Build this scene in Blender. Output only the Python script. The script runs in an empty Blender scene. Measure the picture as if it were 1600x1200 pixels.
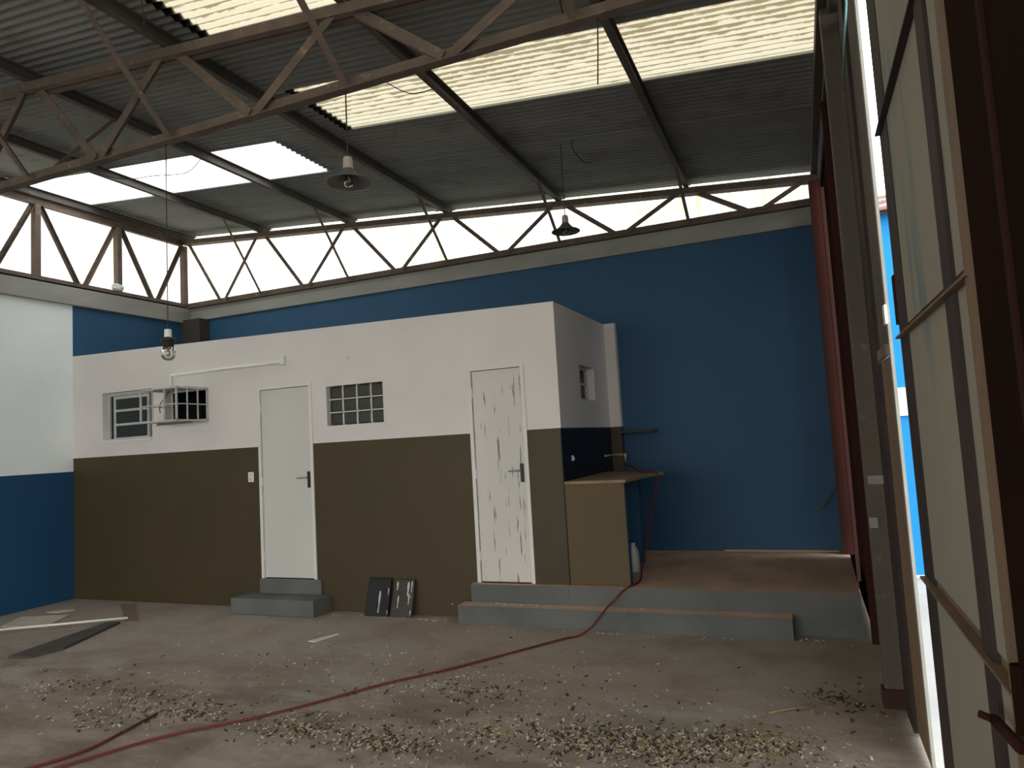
import bpy, math, random
from mathutils import Vector, Matrix
random.seed(7)
SC = bpy.context.scene
COL = SC.collection

# ------------------------------------------------------------------ camera, world, exposure
CY, CT, CR, FPX, CAM_H = 0.38946344, 0.08118751, -0.05712258, 1092.5655, 1.66
fwd = Vector((-math.sin(CY)*math.cos(CT), math.cos(CY)*math.cos(CT), math.sin(CT)))
rgt = Vector((math.cos(CY), math.sin(CY), 0))
upv = rgt.cross(fwd)
r2 = math.cos(CR)*rgt + math.sin(CR)*upv
u2 = -math.sin(CR)*rgt + math.cos(CR)*upv
cam = bpy.data.cameras.new('camera')
camo = bpy.data.objects.new('camera', cam); COL.objects.link(camo)
cam.sensor_width = 36; cam.sensor_fit = 'HORIZONTAL'; cam.lens = FPX/1600*36
cam.clip_start = .02; cam.clip_end = 300
mw = Matrix((( r2.x, u2.x, -fwd.x, 0), (r2.y, u2.y, -fwd.y, 0), (r2.z, u2.z, -fwd.z, CAM_H), (0, 0, 0, 1)))
camo.matrix_world = mw
SC.camera = camo

SKY = 6.0
w = bpy.data.worlds.new('overcast_sky'); SC.world = w; w.use_nodes = True
bg = w.node_tree.nodes['Background']
bg.inputs['Color'].default_value = (.98, .985, .97, 1); bg.inputs['Strength'].default_value = SKY

def portal(loc, rot, sx, sy):        # daylight portal: marks an opening for the sky sampler, gives no light of its own
    l = bpy.data.lights.new('daylight_portal', 'AREA'); l.shape = 'RECTANGLE'; l.size = sx; l.size_y = sy
    l.cycles.is_portal = True
    o = bpy.data.objects.new('daylight_portal', l); COL.objects.link(o); o.location = loc; o.rotation_euler = rot
    return o

SC.view_settings.view_transform = 'Standard'; SC.view_settings.look = 'None'
SC.view_settings.gamma = 1; SC.view_settings.exposure = 0.0; SC.view_settings.use_curve_mapping = False
SC.cycles.use_denoising = True
SC.cycles.max_bounces = 10; SC.cycles.diffuse_bounces = 6; SC.cycles.transparent_max_bounces = 16
SC.cycles.caustics_reflective = False; SC.cycles.caustics_refractive = False
SC.cycles.sample_clamp_indirect = 6.0

# ------------------------------------------------------------------ materials
def srgb(r, g, b):
    f = lambda c: (c/255/12.92) if c/255 <= .04045 else ((c/255+.055)/1.055)**2.4
    return (f(r), f(g), f(b))

def newmat(name):
    m = bpy.data.materials.new(name); m.use_nodes = True
    nt = m.node_tree; b = nt.nodes['Principled BSDF']
    return m, nt, b

def N(nt, typ, **kw):
    n = nt.nodes.new(typ)
    for k, v in kw.items():
        if k.startswith('i_'):
            n.inputs[k[2:].replace('_', ' ')].default_value = v
        else: setattr(n, k, v)
    return n

def ramp(nt, fac, p0, p1, c0=(0, 0, 0, 1), c1=(1, 1, 1, 1)):
    r = nt.nodes.new('ShaderNodeValToRGB'); e = r.color_ramp.elements
    e[0].position, e[1].position = p0, p1; e[0].color, e[1].color = c0, c1
    nt.links.new(fac, r.inputs[0]); return r.outputs[0]

def coords(nt, scale=(1, 1, 1)):
    g = nt.nodes.new('ShaderNodeNewGeometry')      # world position: grain keeps its real size on every piece
    mp = nt.nodes.new('ShaderNodeMapping'); mp.inputs['Scale'].default_value = scale
    nt.links.new(g.outputs['Position'], mp.inputs[0]); return mp.outputs[0]

def noise(nt, vec, scale, detail=4, rough=.55):
    n = nt.nodes.new('ShaderNodeTexNoise'); n.inputs['Scale'].default_value = scale
    n.inputs['Detail'].default_value = detail; n.inputs['Roughness'].default_value = rough
    nt.links.new(vec, n.inputs['Vector']); return n.outputs[0]

def mix(nt, fac, a, b):
    m = nt.nodes.new('ShaderNodeMix'); m.data_type = 'RGBA'
    for s, v in ((m.inputs[0], fac), (m.inputs[6], a), (m.inputs[7], b)):
        if hasattr(v, 'is_output'): nt.links.new(v, s)
        else: s.default_value = (*v, 1) if isinstance(v, tuple) and len(v) == 3 else v
    return m.outputs[2]

def mat(name, c1, c2=None, scale=3.0, stretch=(1, 1, 1), rough=.8, metal=0.0, lo=.35, hi=.7, bump=0.0, bscale=40, fleck=None, fscale=30, fth=(.68, .72), fstretch=(1, 1, 1), spec=.3):
    m, nt, b = newmat(name)
    c2 = c2 or tuple(x*.85 for x in c1)
    v = coords(nt, stretch)
    col = mix(nt, ramp(nt, noise(nt, v, scale, 5), lo, hi), c1, c2)
    if fleck:
        f = ramp(nt, noise(nt, coords(nt, fstretch), fscale, 3, .6), *fth)
        col = mix(nt, f, col, fleck)
    nt.links.new(col, b.inputs['Base Color'])
    b.inputs['Roughness'].default_value = rough; b.inputs['Metallic'].default_value = metal
    b.inputs['Specular IOR Level'].default_value = spec
    if bump:
        bp = nt.nodes.new('ShaderNodeBump'); bp.inputs['Strength'].default_value = bump; bp.inputs['Distance'].default_value = .01
        nt.links.new(noise(nt, coords(nt, stretch), bscale, 4), bp.inputs['Height']); nt.links.new(bp.outputs[0], b.inputs['Normal'])
    return m

M = {}
M['white_wall'] = mat('white_wall_paint', (.69, .645, .605), (.64, .60, .565), 1.3, rough=.75, bump=.15, bscale=60, fleck=(.42, .40, .36), fscale=9, fth=(.74, .80))
M['white_left'] = mat('cool_white_wall_paint', (.74, .78, .75), (.68, .72, .69), 1.3, rough=.75, bump=.15, bscale=60)
M['olive'] = mat('olive_wall_paint', (.064, .047, .021), (.054, .041, .019), 1.1, rough=.55, bump=.1, bscale=50, fleck=(.14, .13, .10), fscale=7, fth=(.76, .86))
M['olive_counter'] = mat('ochre_olive_counter_paint', (.105, .073, .031), (.088, .062, .027), 1.1, rough=.6, bump=.1, bscale=50)
M['blue_dado'] = mat('deep_blue_dado_paint', (.010, .058, .125), (.009, .05, .11), .8, rough=.6)
M['blue'] = mat('blue_wall_paint', (.021, .078, .152), (.018, .068, .135), .8, rough=.6, bump=.1, bscale=50)
M['shaded_blue'] = mat('shaded_blue_wall_paint', (.006, .011, .020), (.005, .009, .017), 1.2, rough=.6)  # blue paint darkened: the side wall's shade is put into the colour
M['beam'] = mat('grey_green_beam', (.30, .295, .26), (.24, .235, .205), 1.5, (1, 1, 3), rough=.85, bump=.2, fleck=(.3, .3, .27), fscale=8, fth=(.72, .8))
M['column'] = mat('dark_column', (.06, .05, .042), (.04, .034, .03), 3)
M['floor'] = None
M['rust'] = mat('rusty_truss_steel', (.145, .105, .080), (.09, .07, .058), 5, rough=.85, metal=.0, bump=.2, fleck=(.24, .17, .12), fscale=16, fth=(.6, .75))
M['purlin'] = mat('dark_purlin_steel', (.10, .085, .07), (.07, .062, .055), 4, rough=.75, bump=.15)
M['roof'] = mat('grey_roof_sheet', (.205, .208, .195), (.15, .153, .145), 1.1, (.5, 2, 1), rough=.7, bump=.1, fleck=(.13, .12, .10), fscale=3, fth=(.55, .75))
M['white_paint'] = mat('white_gloss_paint', (.70, .68, .64), (.63, .61, .57), 2, rough=.5)
M['door_paint'] = mat('white_door_paint', (.60, .585, .54), (.55, .535, .49), 1.2, (1, 1, .4), rough=.5)
M['door_peel'] = mat('peeling_white_door_paint', (.63, .60, .55), (.56, .54, .49), 1.5, (1, 1, .4), rough=.6, bump=.2, fleck=(.20, .18, .14), fscale=9, fth=(.625, .65), fstretch=(4.5, 1, .30))
M['step'] = mat('grey_step_paint', (.13, .13, .122), (.095, .097, .092), 2.2, rough=.75, bump=.2, fleck=(.15, .12, .09), fscale=6, fth=(.6, .75))
M['dusty'] = mat('dusty_brown_concrete', (.50, .34, .235), (.37, .255, .18), 2.4, rough=.95, bump=.3, fleck=(.45, .35, .26), fscale=40, fth=(.62, .72))
M['wood'] = mat('raw_board', (.28, .20, .12), (.2, .14, .08), 6, (1, 1, 1), rough=.8, bump=.2)
M['red_steel'] = mat('red_oxide_steel', (.046, .0155, .0125), (.032, .013, .011), 3, (1, 1, .25), rough=.95, spec=.08, bump=.15)
M['block_red'] = mat('reddish_timber_block', (.055, .024, .018), (.04, .019, .015), 5, rough=.9)
M['dark_red'] = mat('dark_red_steel', (.038, .015, .012), (.028, .013, .011), 3, (1, 1, .25), rough=.95, spec=.08, bump=.15)
M['grey_post'] = mat('grey_green_post', (.115, .09, .07), (.085, .07, .058), 4, (1, 1, .3), rough=.75, bump=.2, fleck=(.17, .15, .12), fscale=10, fth=(.66, .8))
M['gate_sheet'] = mat('dusty_gate_sheet', (.30, .265, .20), (.25, .235, .19), 1.6, (1, 1, .35), rough=.85, bump=.1, fleck=(.13, .18, .19), fscale=1.4, fth=(.60, .75), fstretch=(1, 2.2, .5))
M['gate_brown'] = mat('brown_gate_frame', (.21, .135, .08), (.15, .10, .068), 4, (1, 1, .3), rough=.75, bump=.15)
M['gate_dark'] = mat('dark_brown_gate_bar', (.045, .03, .025), (.03, .022, .022), 4, rough=.7)
M['near_dark'] = mat('dark_gate_post', (.020, .009, .006), (.013, .007, .005), 3, rough=1.0, spec=.03)
M['pale'] = mat('pale_strip', (.42, .33, .27), (.33, .25, .2), 6, rough=.7)
M['hose'] = mat('red_rubber_hose', (.135, .020, .016), (.09, .017, .014), 7, rough=.6)
M['hose_dark'] = mat('worn_dark_hose', (.05, .03, .025), (.035, .02, .018), 7, rough=.6)
M['white_plastic'] = mat('white_plastic', (.72, .72, .68), (.66, .65, .6), 4, rough=.45)
M['jug'] = mat('milky_jug_plastic', (.50, .50, .46), (.42, .42, .38), 9, rough=.45)
M['black'] = mat('black_metal', (.018, .016, .015), (.03, .026, .022), 20, rough=.45)
M['steel'] = mat('dull_steel', (.42, .40, .37), (.3, .29, .27), 18, rough=.35, metal=.8)
M['bare'] = mat('white_painted_steel', (.5, .5, .47), (.42, .42, .4), 8, rough=.6)
M['board_black'] = mat('black_drip_board', (.014, .014, .016), (.022, .02, .02), 5, rough=.6, fleck=(.42, .41, .38), fscale=7, fth=(.70, .73), fstretch=(2.6, 1, .35))
M['board_grey'] = mat('brown_drip_board', (.065, .052, .045), (.04, .034, .03), 5, rough=.7, fleck=(.42, .40, .36), fscale=8, fth=(.64, .68), fstretch=(2.2, 1, .55))
M['card'] = mat('pale_cardboard', (.52, .47, .38), (.42, .37, .29), 5, rough=.85)
M['plank_dark'] = mat('dark_weathered_plank', (.075, .066, .06), (.05, .045, .04), 5, (2, 2, 2), rough=.85)
M['plank_brown'] = mat('brown_plank', (.20, .145, .11), (.15, .11, .085), 6, rough=.85)
M['paper'] = mat('white_paper', (.62, .6, .57), (.55, .53, .5), 5, rough=.9)
M['chip_pale'] = mat('pale_wood_chip', (.50, .45, .37), (.33, .29, .22), 25, rough=.9)
M['chip_straw'] = mat('straw_chip', (.26, .21, .11), (.17, .13, .07), 25, rough=.9)
M['chip_dark'] = mat('dark_leaf_bits', (.05, .036, .024), (.028, .022, .017), 25, rough=.9)
M['wire'] = mat('dark_wire', (.03, .025, .022), rough=.6)
M['cyan_rope'] = mat('pale_teal_rope', (.22, .48, .46), rough=.7)
M['lamp_shade'] = mat('dull_grey_enamel', (.11, .105, .095), (.075, .07, .065), 8, rough=.5)
M['lamp_cap'] = mat('pale_ceramic', (.42, .36, .31), (.35, .3, .26), 8, rough=.5)
M['ext_blue'] = mat('bright_blue_facade', (.01, .21, .52), (.01, .19, .47), 2, rough=.8)
M['ext_white'] = mat('white_facade', (.62, .62, .62), rough=.8)
M['ext_tile'] = mat('clay_roof_tile', (.085, .038, .03), (.06, .03, .025), 7, rough=.9)
M['ext_tile_highlit'] = mat('highlit_clay_roof_tile', (.19, .13, .115), (.15, .10, .09), 7, rough=.9)  # paler rows paint in the highlights and white mortar between tile rows
M['ext_ground'] = mat('pale_concrete_yard', (.36, .36, .35), (.29, .29, .28), 1.2, rough=.9)
M['rear'] = mat('rear_wall_render', (.42, .42, .40), rough=.9)

def floor_mat():
    m, nt, b = newmat('dirty_concrete_floor')
    v = coords(nt)
    base = mix(nt, ramp(nt, noise(nt, v, .55, 4), .38, .66), (.30, .27, .235), (.30, .235, .185))
    d = ramp(nt, noise(nt, v, 1.7, 8, .66), .46, .68)
    col = mix(nt, d, base, (.225, .172, .138))
    g2 = nt.nodes.new('ShaderNodeNewGeometry'); sx = nt.nodes.new('ShaderNodeSeparateXYZ'); nt.links.new(g2.outputs['Position'], sx.inputs[0])
    mr = nt.nodes.new('ShaderNodeMapRange'); nt.links.new(sx.outputs[1], mr.inputs[0]); mr.inputs[1].default_value = 5.0; mr.inputs[2].default_value = 3.9
    nm = ramp(nt, noise(nt, coords(nt, (1, 2.2, 1)), 1.5, 7, .68), .42, .60)
    mm = N(nt, 'ShaderNodeMath', operation='MULTIPLY'); nt.links.new(mr.outputs[0], mm.inputs[0]); nt.links.new(nm, mm.inputs[1])
    m8 = N(nt, 'ShaderNodeMath', operation='MULTIPLY'); nt.links.new(mm.outputs[0], m8.inputs[0]); m8.inputs[1].default_value = .75
    col = mix(nt, m8.outputs[0], col, (.135, .10, .075))
    sp = ramp(nt, noise(nt, v, 34, 3, .7), .66, .74)
    col = mix(nt, sp, col, (.10, .075, .06))
    sp2 = ramp(nt, noise(nt, coords(nt, (1, 1.3, 1)), 61, 2, .7), .71, .76)
    col = mix(nt, sp2, col, (.30, .26, .20))
    nt.links.new(col, b.inputs['Base Color'])
    b.inputs['Roughness'].default_value = .8; b.inputs['Specular IOR Level'].default_value = .25
    bp = nt.nodes.new('ShaderNodeBump'); bp.inputs['Strength'].default_value = .35; bp.inputs['Distance'].default_value = .01
    nt.links.new(noise(nt, v, 22, 6, .7), bp.inputs['Height']); nt.links.new(bp.outputs[0], b.inputs['Normal'])
    return m
M['floor'] = floor_mat()

def sheet_mat(name, tint, dirt, trans, dirt_amt, axis, pitch=.0733, stain=None, stain_stretch=(1, 1, 1)):
    """Translucent corrugated sheeting: part of the daylight passes straight through, part is diffused; dirt sits in the valleys."""
    m = bpy.data.materials.new(name); m.use_nodes = True; nt = m.node_tree
    nt.nodes.remove(nt.nodes['Principled BSDF']); out = nt.nodes['Material Output']
    g = nt.nodes.new('ShaderNodeNewGeometry'); sep = nt.nodes.new('ShaderNodeSeparateXYZ'); nt.links.new(g.outputs['Position'], sep.inputs[0])
    mul = N(nt, 'ShaderNodeMath', operation='MULTIPLY'); nt.links.new(sep.outputs[axis], mul.inputs[0]); mul.inputs[1].default_value = 2*math.pi/pitch
    sn = N(nt, 'ShaderNodeMath', operation='SINE'); nt.links.new(mul.outputs[0], sn.inputs[0])
    nz = noise(nt, coords(nt, stain_stretch), 9, 6, .7)
    ad = N(nt, 'ShaderNodeMath', operation='MULTIPLY_ADD'); nt.links.new(nz, ad.inputs[0]); ad.inputs[1].default_value = 1.6
    sc = N(nt, 'ShaderNodeMath', operation='MULTIPLY'); nt.links.new(sn.outputs[0], sc.inputs[0]); sc.inputs[1].default_value = .33
    nt.links.new(sc.outputs[0], ad.inputs[2])
    f = ramp(nt, ad.outputs[0], .80, 1.30)
    fm = N(nt, 'ShaderNodeMath', operation='MULTIPLY'); nt.links.new(f, fm.inputs[0]); fm.inputs[1].default_value = dirt_amt
    col = mix(nt, fm.outputs[0], tint, dirt)
    if stain:
        s = ramp(nt, noise(nt, coords(nt, stain_stretch), 2.1, 5, .6), .56, .70)
        col = mix(nt, s, col, stain)
    tr = nt.nodes.new('ShaderNodeBsdfTransparent'); tl = nt.nodes.new('ShaderNodeBsdfTranslucent')
    nt.links.new(col, tr.inputs[0]); nt.links.new(col, tl.inputs[0])
    mx = nt.nodes.new('ShaderNodeMixShader'); mx.inputs[0].default_value = trans
    nt.links.new(tl.outputs[0], mx.inputs[1]); nt.links.new(tr.outputs[0], mx.inputs[2]); nt.links.new(mx.outputs[0], out.inputs[0])
    return m
M['sky_dirty'] = sheet_mat('dirty_skylight_sheet', (.175, .16, .118), (.05, .038, .018), .55, .85, 1, stain_stretch=(.45, 1, 1))
M['sky_clean'] = sheet_mat('clear_skylight_sheet', (.72, .74, .77), (.6, .62, .65), .6, .3, 1)
M['clad'] = sheet_mat('pale_wall_sheeting', (.36, .355, .32), (.22, .205, .15), .5, .7, 0, stain=(.20, .185, .115), stain_stretch=(3, 3, .25))
M['clad_left'] = sheet_mat('pale_wall_sheeting_left', (.36, .355, .32), (.22, .205, .15), .5, .7, 1, stain=(.20, .185, .115), stain_stretch=(3, 3, .25))

def glass(name, tint, gloss=.12, clear=.88):
    m = bpy.data.materials.new(name); m.use_nodes = True; nt = m.node_tree
    nt.nodes.remove(nt.nodes['Principled BSDF']); out = nt.nodes['Material Output']
    tr = nt.nodes.new('ShaderNodeBsdfTransparent'); tr.inputs[0].default_value = (*tint, 1)
    gl = nt.nodes.new('ShaderNodeBsdfGlossy'); gl.inputs['Roughness'].default_value = .12; gl.inputs[0].default_value = (.8, .85, .85, 1)
    fr = nt.nodes.new('ShaderNodeFresnel'); fr.inputs[0].default_value = 1.5
    mx = nt.nodes.new('ShaderNodeMixShader'); nt.links.new(fr.outputs[0], mx.inputs[0])
    nt.links.new(tr.outputs[0], mx.inputs[1]); nt.links.new(gl.outputs[0], mx.inputs[2]); nt.links.new(mx.outputs[0], out.inputs[0])
    return m
M['glass'] = glass('window_glass', (.75, .82, .80))
M['bulb_glass'] = glass('bulb_glass', (.90, .88, .84))
mg, nt_, b_ = newmat('glass_block')
b_.inputs['Base Color'].default_value = (.085, .082, .066, 1); b_.inputs['Transmission Weight'].default_value = .55
b_.inputs['Roughness'].default_value = .18; b_.inputs['IOR'].default_value = 1.45
M['block'] = mg

# ------------------------------------------------------------------ mesh helpers
def wloc(o):
    v = Vector((0, 0, 0))
    while o is not None: v += o.location; o = o.parent
    return v

class MB:
    def __init__(s): s.v, s.f, s.m = [], [], []
    def add(s, vs, fs, mi=0):
        k = len(s.v); s.v += [tuple(x) for x in vs]
        for i, q in enumerate(fs): s.f.append([k+j for j in q]); s.m.append(mi[i] if isinstance(mi, (list, tuple)) else mi)
        return s
    def box(s, a, b, mi=0):
        x0, y0, z0 = a; x1, y1, z1 = b
        vs = [(x0, y0, z0), (x1, y0, z0), (x1, y1, z0), (x0, y1, z0), (x0, y0, z1), (x1, y0, z1), (x1, y1, z1), (x0, y1, z1)]
        return s.add(vs, [(0, 3, 2, 1), (4, 5, 6, 7), (0, 1, 5, 4), (1, 2, 6, 5), (2, 3, 7, 6), (3, 0, 4, 7)], mi)
    def frame(s, a, b, c, e, y0, y1, l, r, bt, t):
        """four members in the XZ plane, butted without overlap"""
        s.box((a, y0, c), (a+l, y1, e)).box((b-r, y0, c), (b, y1, e)).box((a+l, y0, e-t), (b-r, y1, e))
        if bt: s.box((a+l, y0, c), (b-r, y1, c+bt))
        return s
    def prism(s, prof, p, q, side, up, mi=0):
        """profile [(a, b)...] in (side, up) swept from p to q"""
        p, q, side, up = Vector(p), Vector(q), Vector(side), Vector(up); n = len(prof)
        vs = [c + side*a + up*b for c in (p, q) for a, b in prof]
        fs = [(i, (i+1) % n, n+(i+1) % n, n+i) for i in range(n)] + [tuple(range(n-1, -1, -1)), tuple(range(n, 2*n))]
        return s.add(vs, fs, mi)
    def bar(s, p, q, w, h, up=(0, 0, 1), mi=0):
        d = (Vector(q)-Vector(p)).normalized(); u = Vector(up); sd = d.cross(u)
        if sd.length < 1e-4: sd = d.cross(Vector((1, 0, 0)))
        sd.normalize(); u = sd.cross(d)
        return s.prism([(-w/2, -h/2), (w/2, -h/2), (w/2, h/2), (-w/2, h/2)], p, q, sd, u, mi)
    def angle(s, p, q, w, t, up=(0, 0, 1), flip=1, mi=0):
        d = (Vector(q)-Vector(p)).normalized(); u = Vector(up); sd = d.cross(u)
        if sd.length < 1e-4: sd = d.cross(Vector((1, 0, 0)))
        sd.normalize(); u = sd.cross(d); sd = sd*flip
        pr = [(-w/2, -w/2), (w/2, -w/2), (w/2, -w/2+t), (-w/2+t, -w/2+t), (-w/2+t, w/2), (-w/2, w/2)]
        return s.prism(pr, p, q, sd, u, mi)
    def channel(s, p, q, w, h, t, up=(0, 0, 1), mi=0):
        d = (Vector(q)-Vector(p)).normalized(); u = Vector(up); sd = d.cross(u).normalized(); u = sd.cross(d)
        pr = [(-w/2, -h/2), (w/2, -h/2), (w/2, -h/2+t), (-w/2+t, -h/2+t), (-w/2+t, h/2-t), (w/2, h/2-t), (w/2, h/2), (-w/2, h/2)]
        return s.prism(pr, p, q, sd, u, mi)
    def tube(s, pts, r, n=8, mi=0, cap=True):
        pts = [Vector(p) for p in pts]; k = len(s.v); prev = None
        for i, p in enumerate(pts):
            d = (pts[min(i+1, len(pts)-1)] - pts[max(i-1, 0)]).normalized()
            if prev is None:
                a = d.cross(Vector((0, 0, 1)));
                if a.length < .05: a = d.cross(Vector((1, 0, 0)))
            else: a = prev - d*prev.dot(d)
            a.normalize(); prev = a; b = d.cross(a)
            rr = r[i] if isinstance(r, (list, tuple)) else r
            s.v += [tuple(p + a*rr*math.cos(2*math.pi*j/n) + b*rr*math.sin(2*math.pi*j/n)) for j in range(n)]
        for i in range(len(pts)-1):
            for j in range(n):
                s.f.append([k+i*n+j, k+i*n+(j+1) % n, k+(i+1)*n+(j+1) % n, k+(i+1)*n+j]); s.m.append(mi)
        if cap:
            s.f.append([k+j for j in range(n-1, -1, -1)]); s.m.append(mi)
            e = k+(len(pts)-1)*n; s.f.append([e+j for j in range(n)]); s.m.append(mi)
        return s
    def lathe(s, prof, c, n=20, mi=0):
        """[(r, z)...] turned about the vertical through c"""
        k = len(s.v); c = Vector(c)
        for r, z in prof: s.v += [(c.x+r*math.cos(2*math.pi*j/n), c.y+r*math.sin(2*math.pi*j/n), c.z+z) for j in range(n)]
        for i in range(len(prof)-1):
            for j in range(n):
                s.f.append([k+i*n+j, k+i*n+(j+1) % n, k+(i+1)*n+(j+1) % n, k+(i+1)*n+j]); s.m.append(mi)
        return s

def link(name, me, parent=None, loc=(0, 0, 0)):
    o = bpy.data.objects.new(name, me); COL.objects.link(o)
    if parent: o.parent = parent
    o.location = loc; return o

def build(name, mb, mats, parent=None, smooth=False, bevel=0.0, origin=None):
    mats = mats if isinstance(mats, (list, tuple)) else [mats]
    o0 = Vector(origin) if origin is not None else (wloc(parent) if parent else Vector((0, 0, 0)))
    if origin is None and parent is None:
        xs = list(zip(*mb.v)); o0 = Vector(((min(xs[0])+max(xs[0]))/2, (min(xs[1])+max(xs[1]))/2, min(xs[2])))
    me = bpy.data.meshes.new(name); me.from_pydata([Vector(v)-o0 for v in mb.v], [], mb.f)
    for m_ in mats: me.materials.append(m_)
    me.polygons.foreach_set('material_index', mb.m)
    if smooth: me.polygons.foreach_set('use_smooth', [True]*len(me.polygons))
    me.update()
    o = link(name, me, parent, o0 - (wloc(parent) if parent else Vector((0, 0, 0))))
    if bevel:
        b = o.modifiers.new('bevel', 'BEVEL'); b.width = bevel; b.segments = 2; b.limit_method = 'ANGLE'
    return o

def thing(name, label, cat, loc, group=None):
    o = link(name, None, None, loc); o['label'] = label; o['category'] = cat
    if group: o['group'] = group
    return o
def tag(o, label, cat, group=None):
    o['label'] = label; o['category'] = cat
    if group: o['group'] = group
    return o
def struct(o, label=None):
    o['kind'] = 'structure'
    if label: o['label'] = label
    return o
def empty(name, loc=(0, 0, 0), kind='structure'):
    o = link(name, None, None, loc); o['kind'] = kind; return o

def panel(mb, us, vs, holes, P, thick, mfun, topf=None):
    """Wall slab on a grid with true openings. P(u, v, d) -> point, d = depth behind the face."""
    us, vs = sorted(set(us)), sorted(set(vs)); nu, nv = len(us)-1, len(vs)-1
    top = (lambda u, v: topf(u) if topf and abs(v-vs[-1]) < 1e-6 else v)
    def solid(i, j):
        if not (0 <= i < nu and 0 <= j < nv): return False
        cu, cv = (us[i]+us[i+1])/2, (vs[j]+vs[j+1])/2
        return not any(a < cu < b and c < cv < d for a, b, c, d in holes)
    for i in range(nu):
        for j in range(nv):
            if not solid(i, j): continue
            u0, u1, v0, v1 = us[i], us[i+1], vs[j], vs[j+1]; mi = mfun((u0+u1)/2, (v0+v1)/2)
            c = [(u0, v0), (u1, v0), (u1, v1), (u0, v1)]; c = [(u, top(u, v)) for u, v in c]
            mb.add([P(u, v, 0) for u, v in c], [(0, 1, 2, 3)], mi)
            mb.add([P(u, v, thick) for u, v in c], [(3, 2, 1, 0)], mi)
            for (a, b, ni, nj) in ((0, 1, i, j-1), (1, 2, i+1, j), (2, 3, i, j+1), (3, 0, i-1, j)):
                if not solid(ni, nj):
                    mb.add([P(*c[a], 0), P(*c[a], thick), P(*c[b], thick), P(*c[b], 0)], [(0, 1, 2, 3)], mi)

def roof_z(x): return 4.40 - .0845*(x-.38)

# ------------------------------------------------------------------ key planes (metres)
XL, XR, YB, YF, YREAR = -8.63, .43, 8.05, 6.142, -6.0
BX = -2.06                                            # right face of the office block

# ------------------------------------------------------------------ floor and yard
mb = MB().box((XL-.15, YREAR, -.12), (XR+.02, YB+.2, 0)); struct(build('floor', mb, M['floor'], origin=(0, 0, 0)))
mb = MB().box((XR+.02, YREAR-14, -.14), (30, 30, -.005)).box((-30, YREAR-14, -.14), (XR+.02, YREAR, -.005))
struct(build('ground', mb, M['ext_ground'], origin=(0, 0, 0)), 'pale concrete yard outside the gate')

# ------------------------------------------------------------------ walls of the hall
# left wall: blue dado, white above, blue behind and above the office block
mb = MB()
panel(mb, [YREAR, YF, YB+.1], [0, 1.59, 3.76], [], lambda u, v, d: (XL-d, u, v), .15, lambda u, v: (0 if v > 1.59 else 2) if u < YF else 1)
wl = struct(build('wall_left', mb, [M['white_left'], M['blue'], M['blue_dado']], origin=(XL, 0, 0)), 'left wall, white above a dark blue dado')
mb = MB().box((XL-.15, YB, 0), (XR+.03, YB+.15, 3.80))
wb = struct(build('wall_back', mb, M['blue'], origin=(0, YB, 0)), 'dark blue back wall')
mb = MB().box((XL, YB-.05, 3.775), (XR, YB+.12, 4.0)); tb = struct(build('trim_1', mb, M['beam'], origin=(0, YB, 3.77), bevel=.006), 'grey green concrete beam along the back wall')
mb = MB().box((XL-.12, YREAR, 3.735), (XL+.06, YB-.05, 3.99)); tl = struct(build('trim_2', mb, M['beam'], origin=(XL, 0, 3.73), bevel=.006), 'grey green concrete beam along the left wall')
mb = MB().box((-.9, YB-.03, .332), (.24, YB, .346)); struct(build('baseboard_back', mb, M['dusty'], origin=(0, YB, .33)))
# rear wall behind the photographer with the wide loading door standing open
mb = MB()
panel(mb, [XL-.15, -7.6, -.6, XR+.05], [0, 3.3, 5.3], [(-7.6, -.6, -1, 3.3)], lambda u, v, d: (u, YREAR-.02-d, v), .15, lambda u, v: 0, topf=lambda u: roof_z(u)-.02)
struct(build('wall_rear', mb, M['rear'], origin=(0, YREAR, 0)), 'rear wall around the open loading door')
portal((-4.1, YREAR-.1, 1.65), (math.radians(90), 0, 0), 7.0, 3.3)
# column in the far left corner
mb = MB().box((XL, YB-.2, 0), (XL+.38, YB, 3.775)); tag(build('corner_column', mb, M['column'], bevel=.01), 'dark square column in the back left corner under the beams', 'column')

# corrugated sheeting ---------------------------------------------------------
def corr_mesh(name, length, width, waves, amp, axis, mat_, thick=0.0, seg=6):
    """waves run across the width, the sheet runs along its length. axis 'roof': length along X, width along Y; 'wall_x': width along X, length up; 'wall_y': width along Y."""
    n = waves*seg; vs, fs = [], []
    for i in range(n+1):
        t = width*i/n; a = amp*math.sin(2*math.pi*i/seg)
        for l in (0, length):
            vs.append({'roof': (l, t, a), 'wall_x': (t, a, l), 'wall_y': (a, t, l)}[axis])
    for i in range(n): fs.append((2*i, 2*i+1, 2*i+3, 2*i+2))
    me = bpy.data.meshes.new(name); me.from_pydata(vs, [], fs); me.materials.append(mat_)
    me.polygons.foreach_set('use_smooth', [True]*len(fs)); return me

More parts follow.
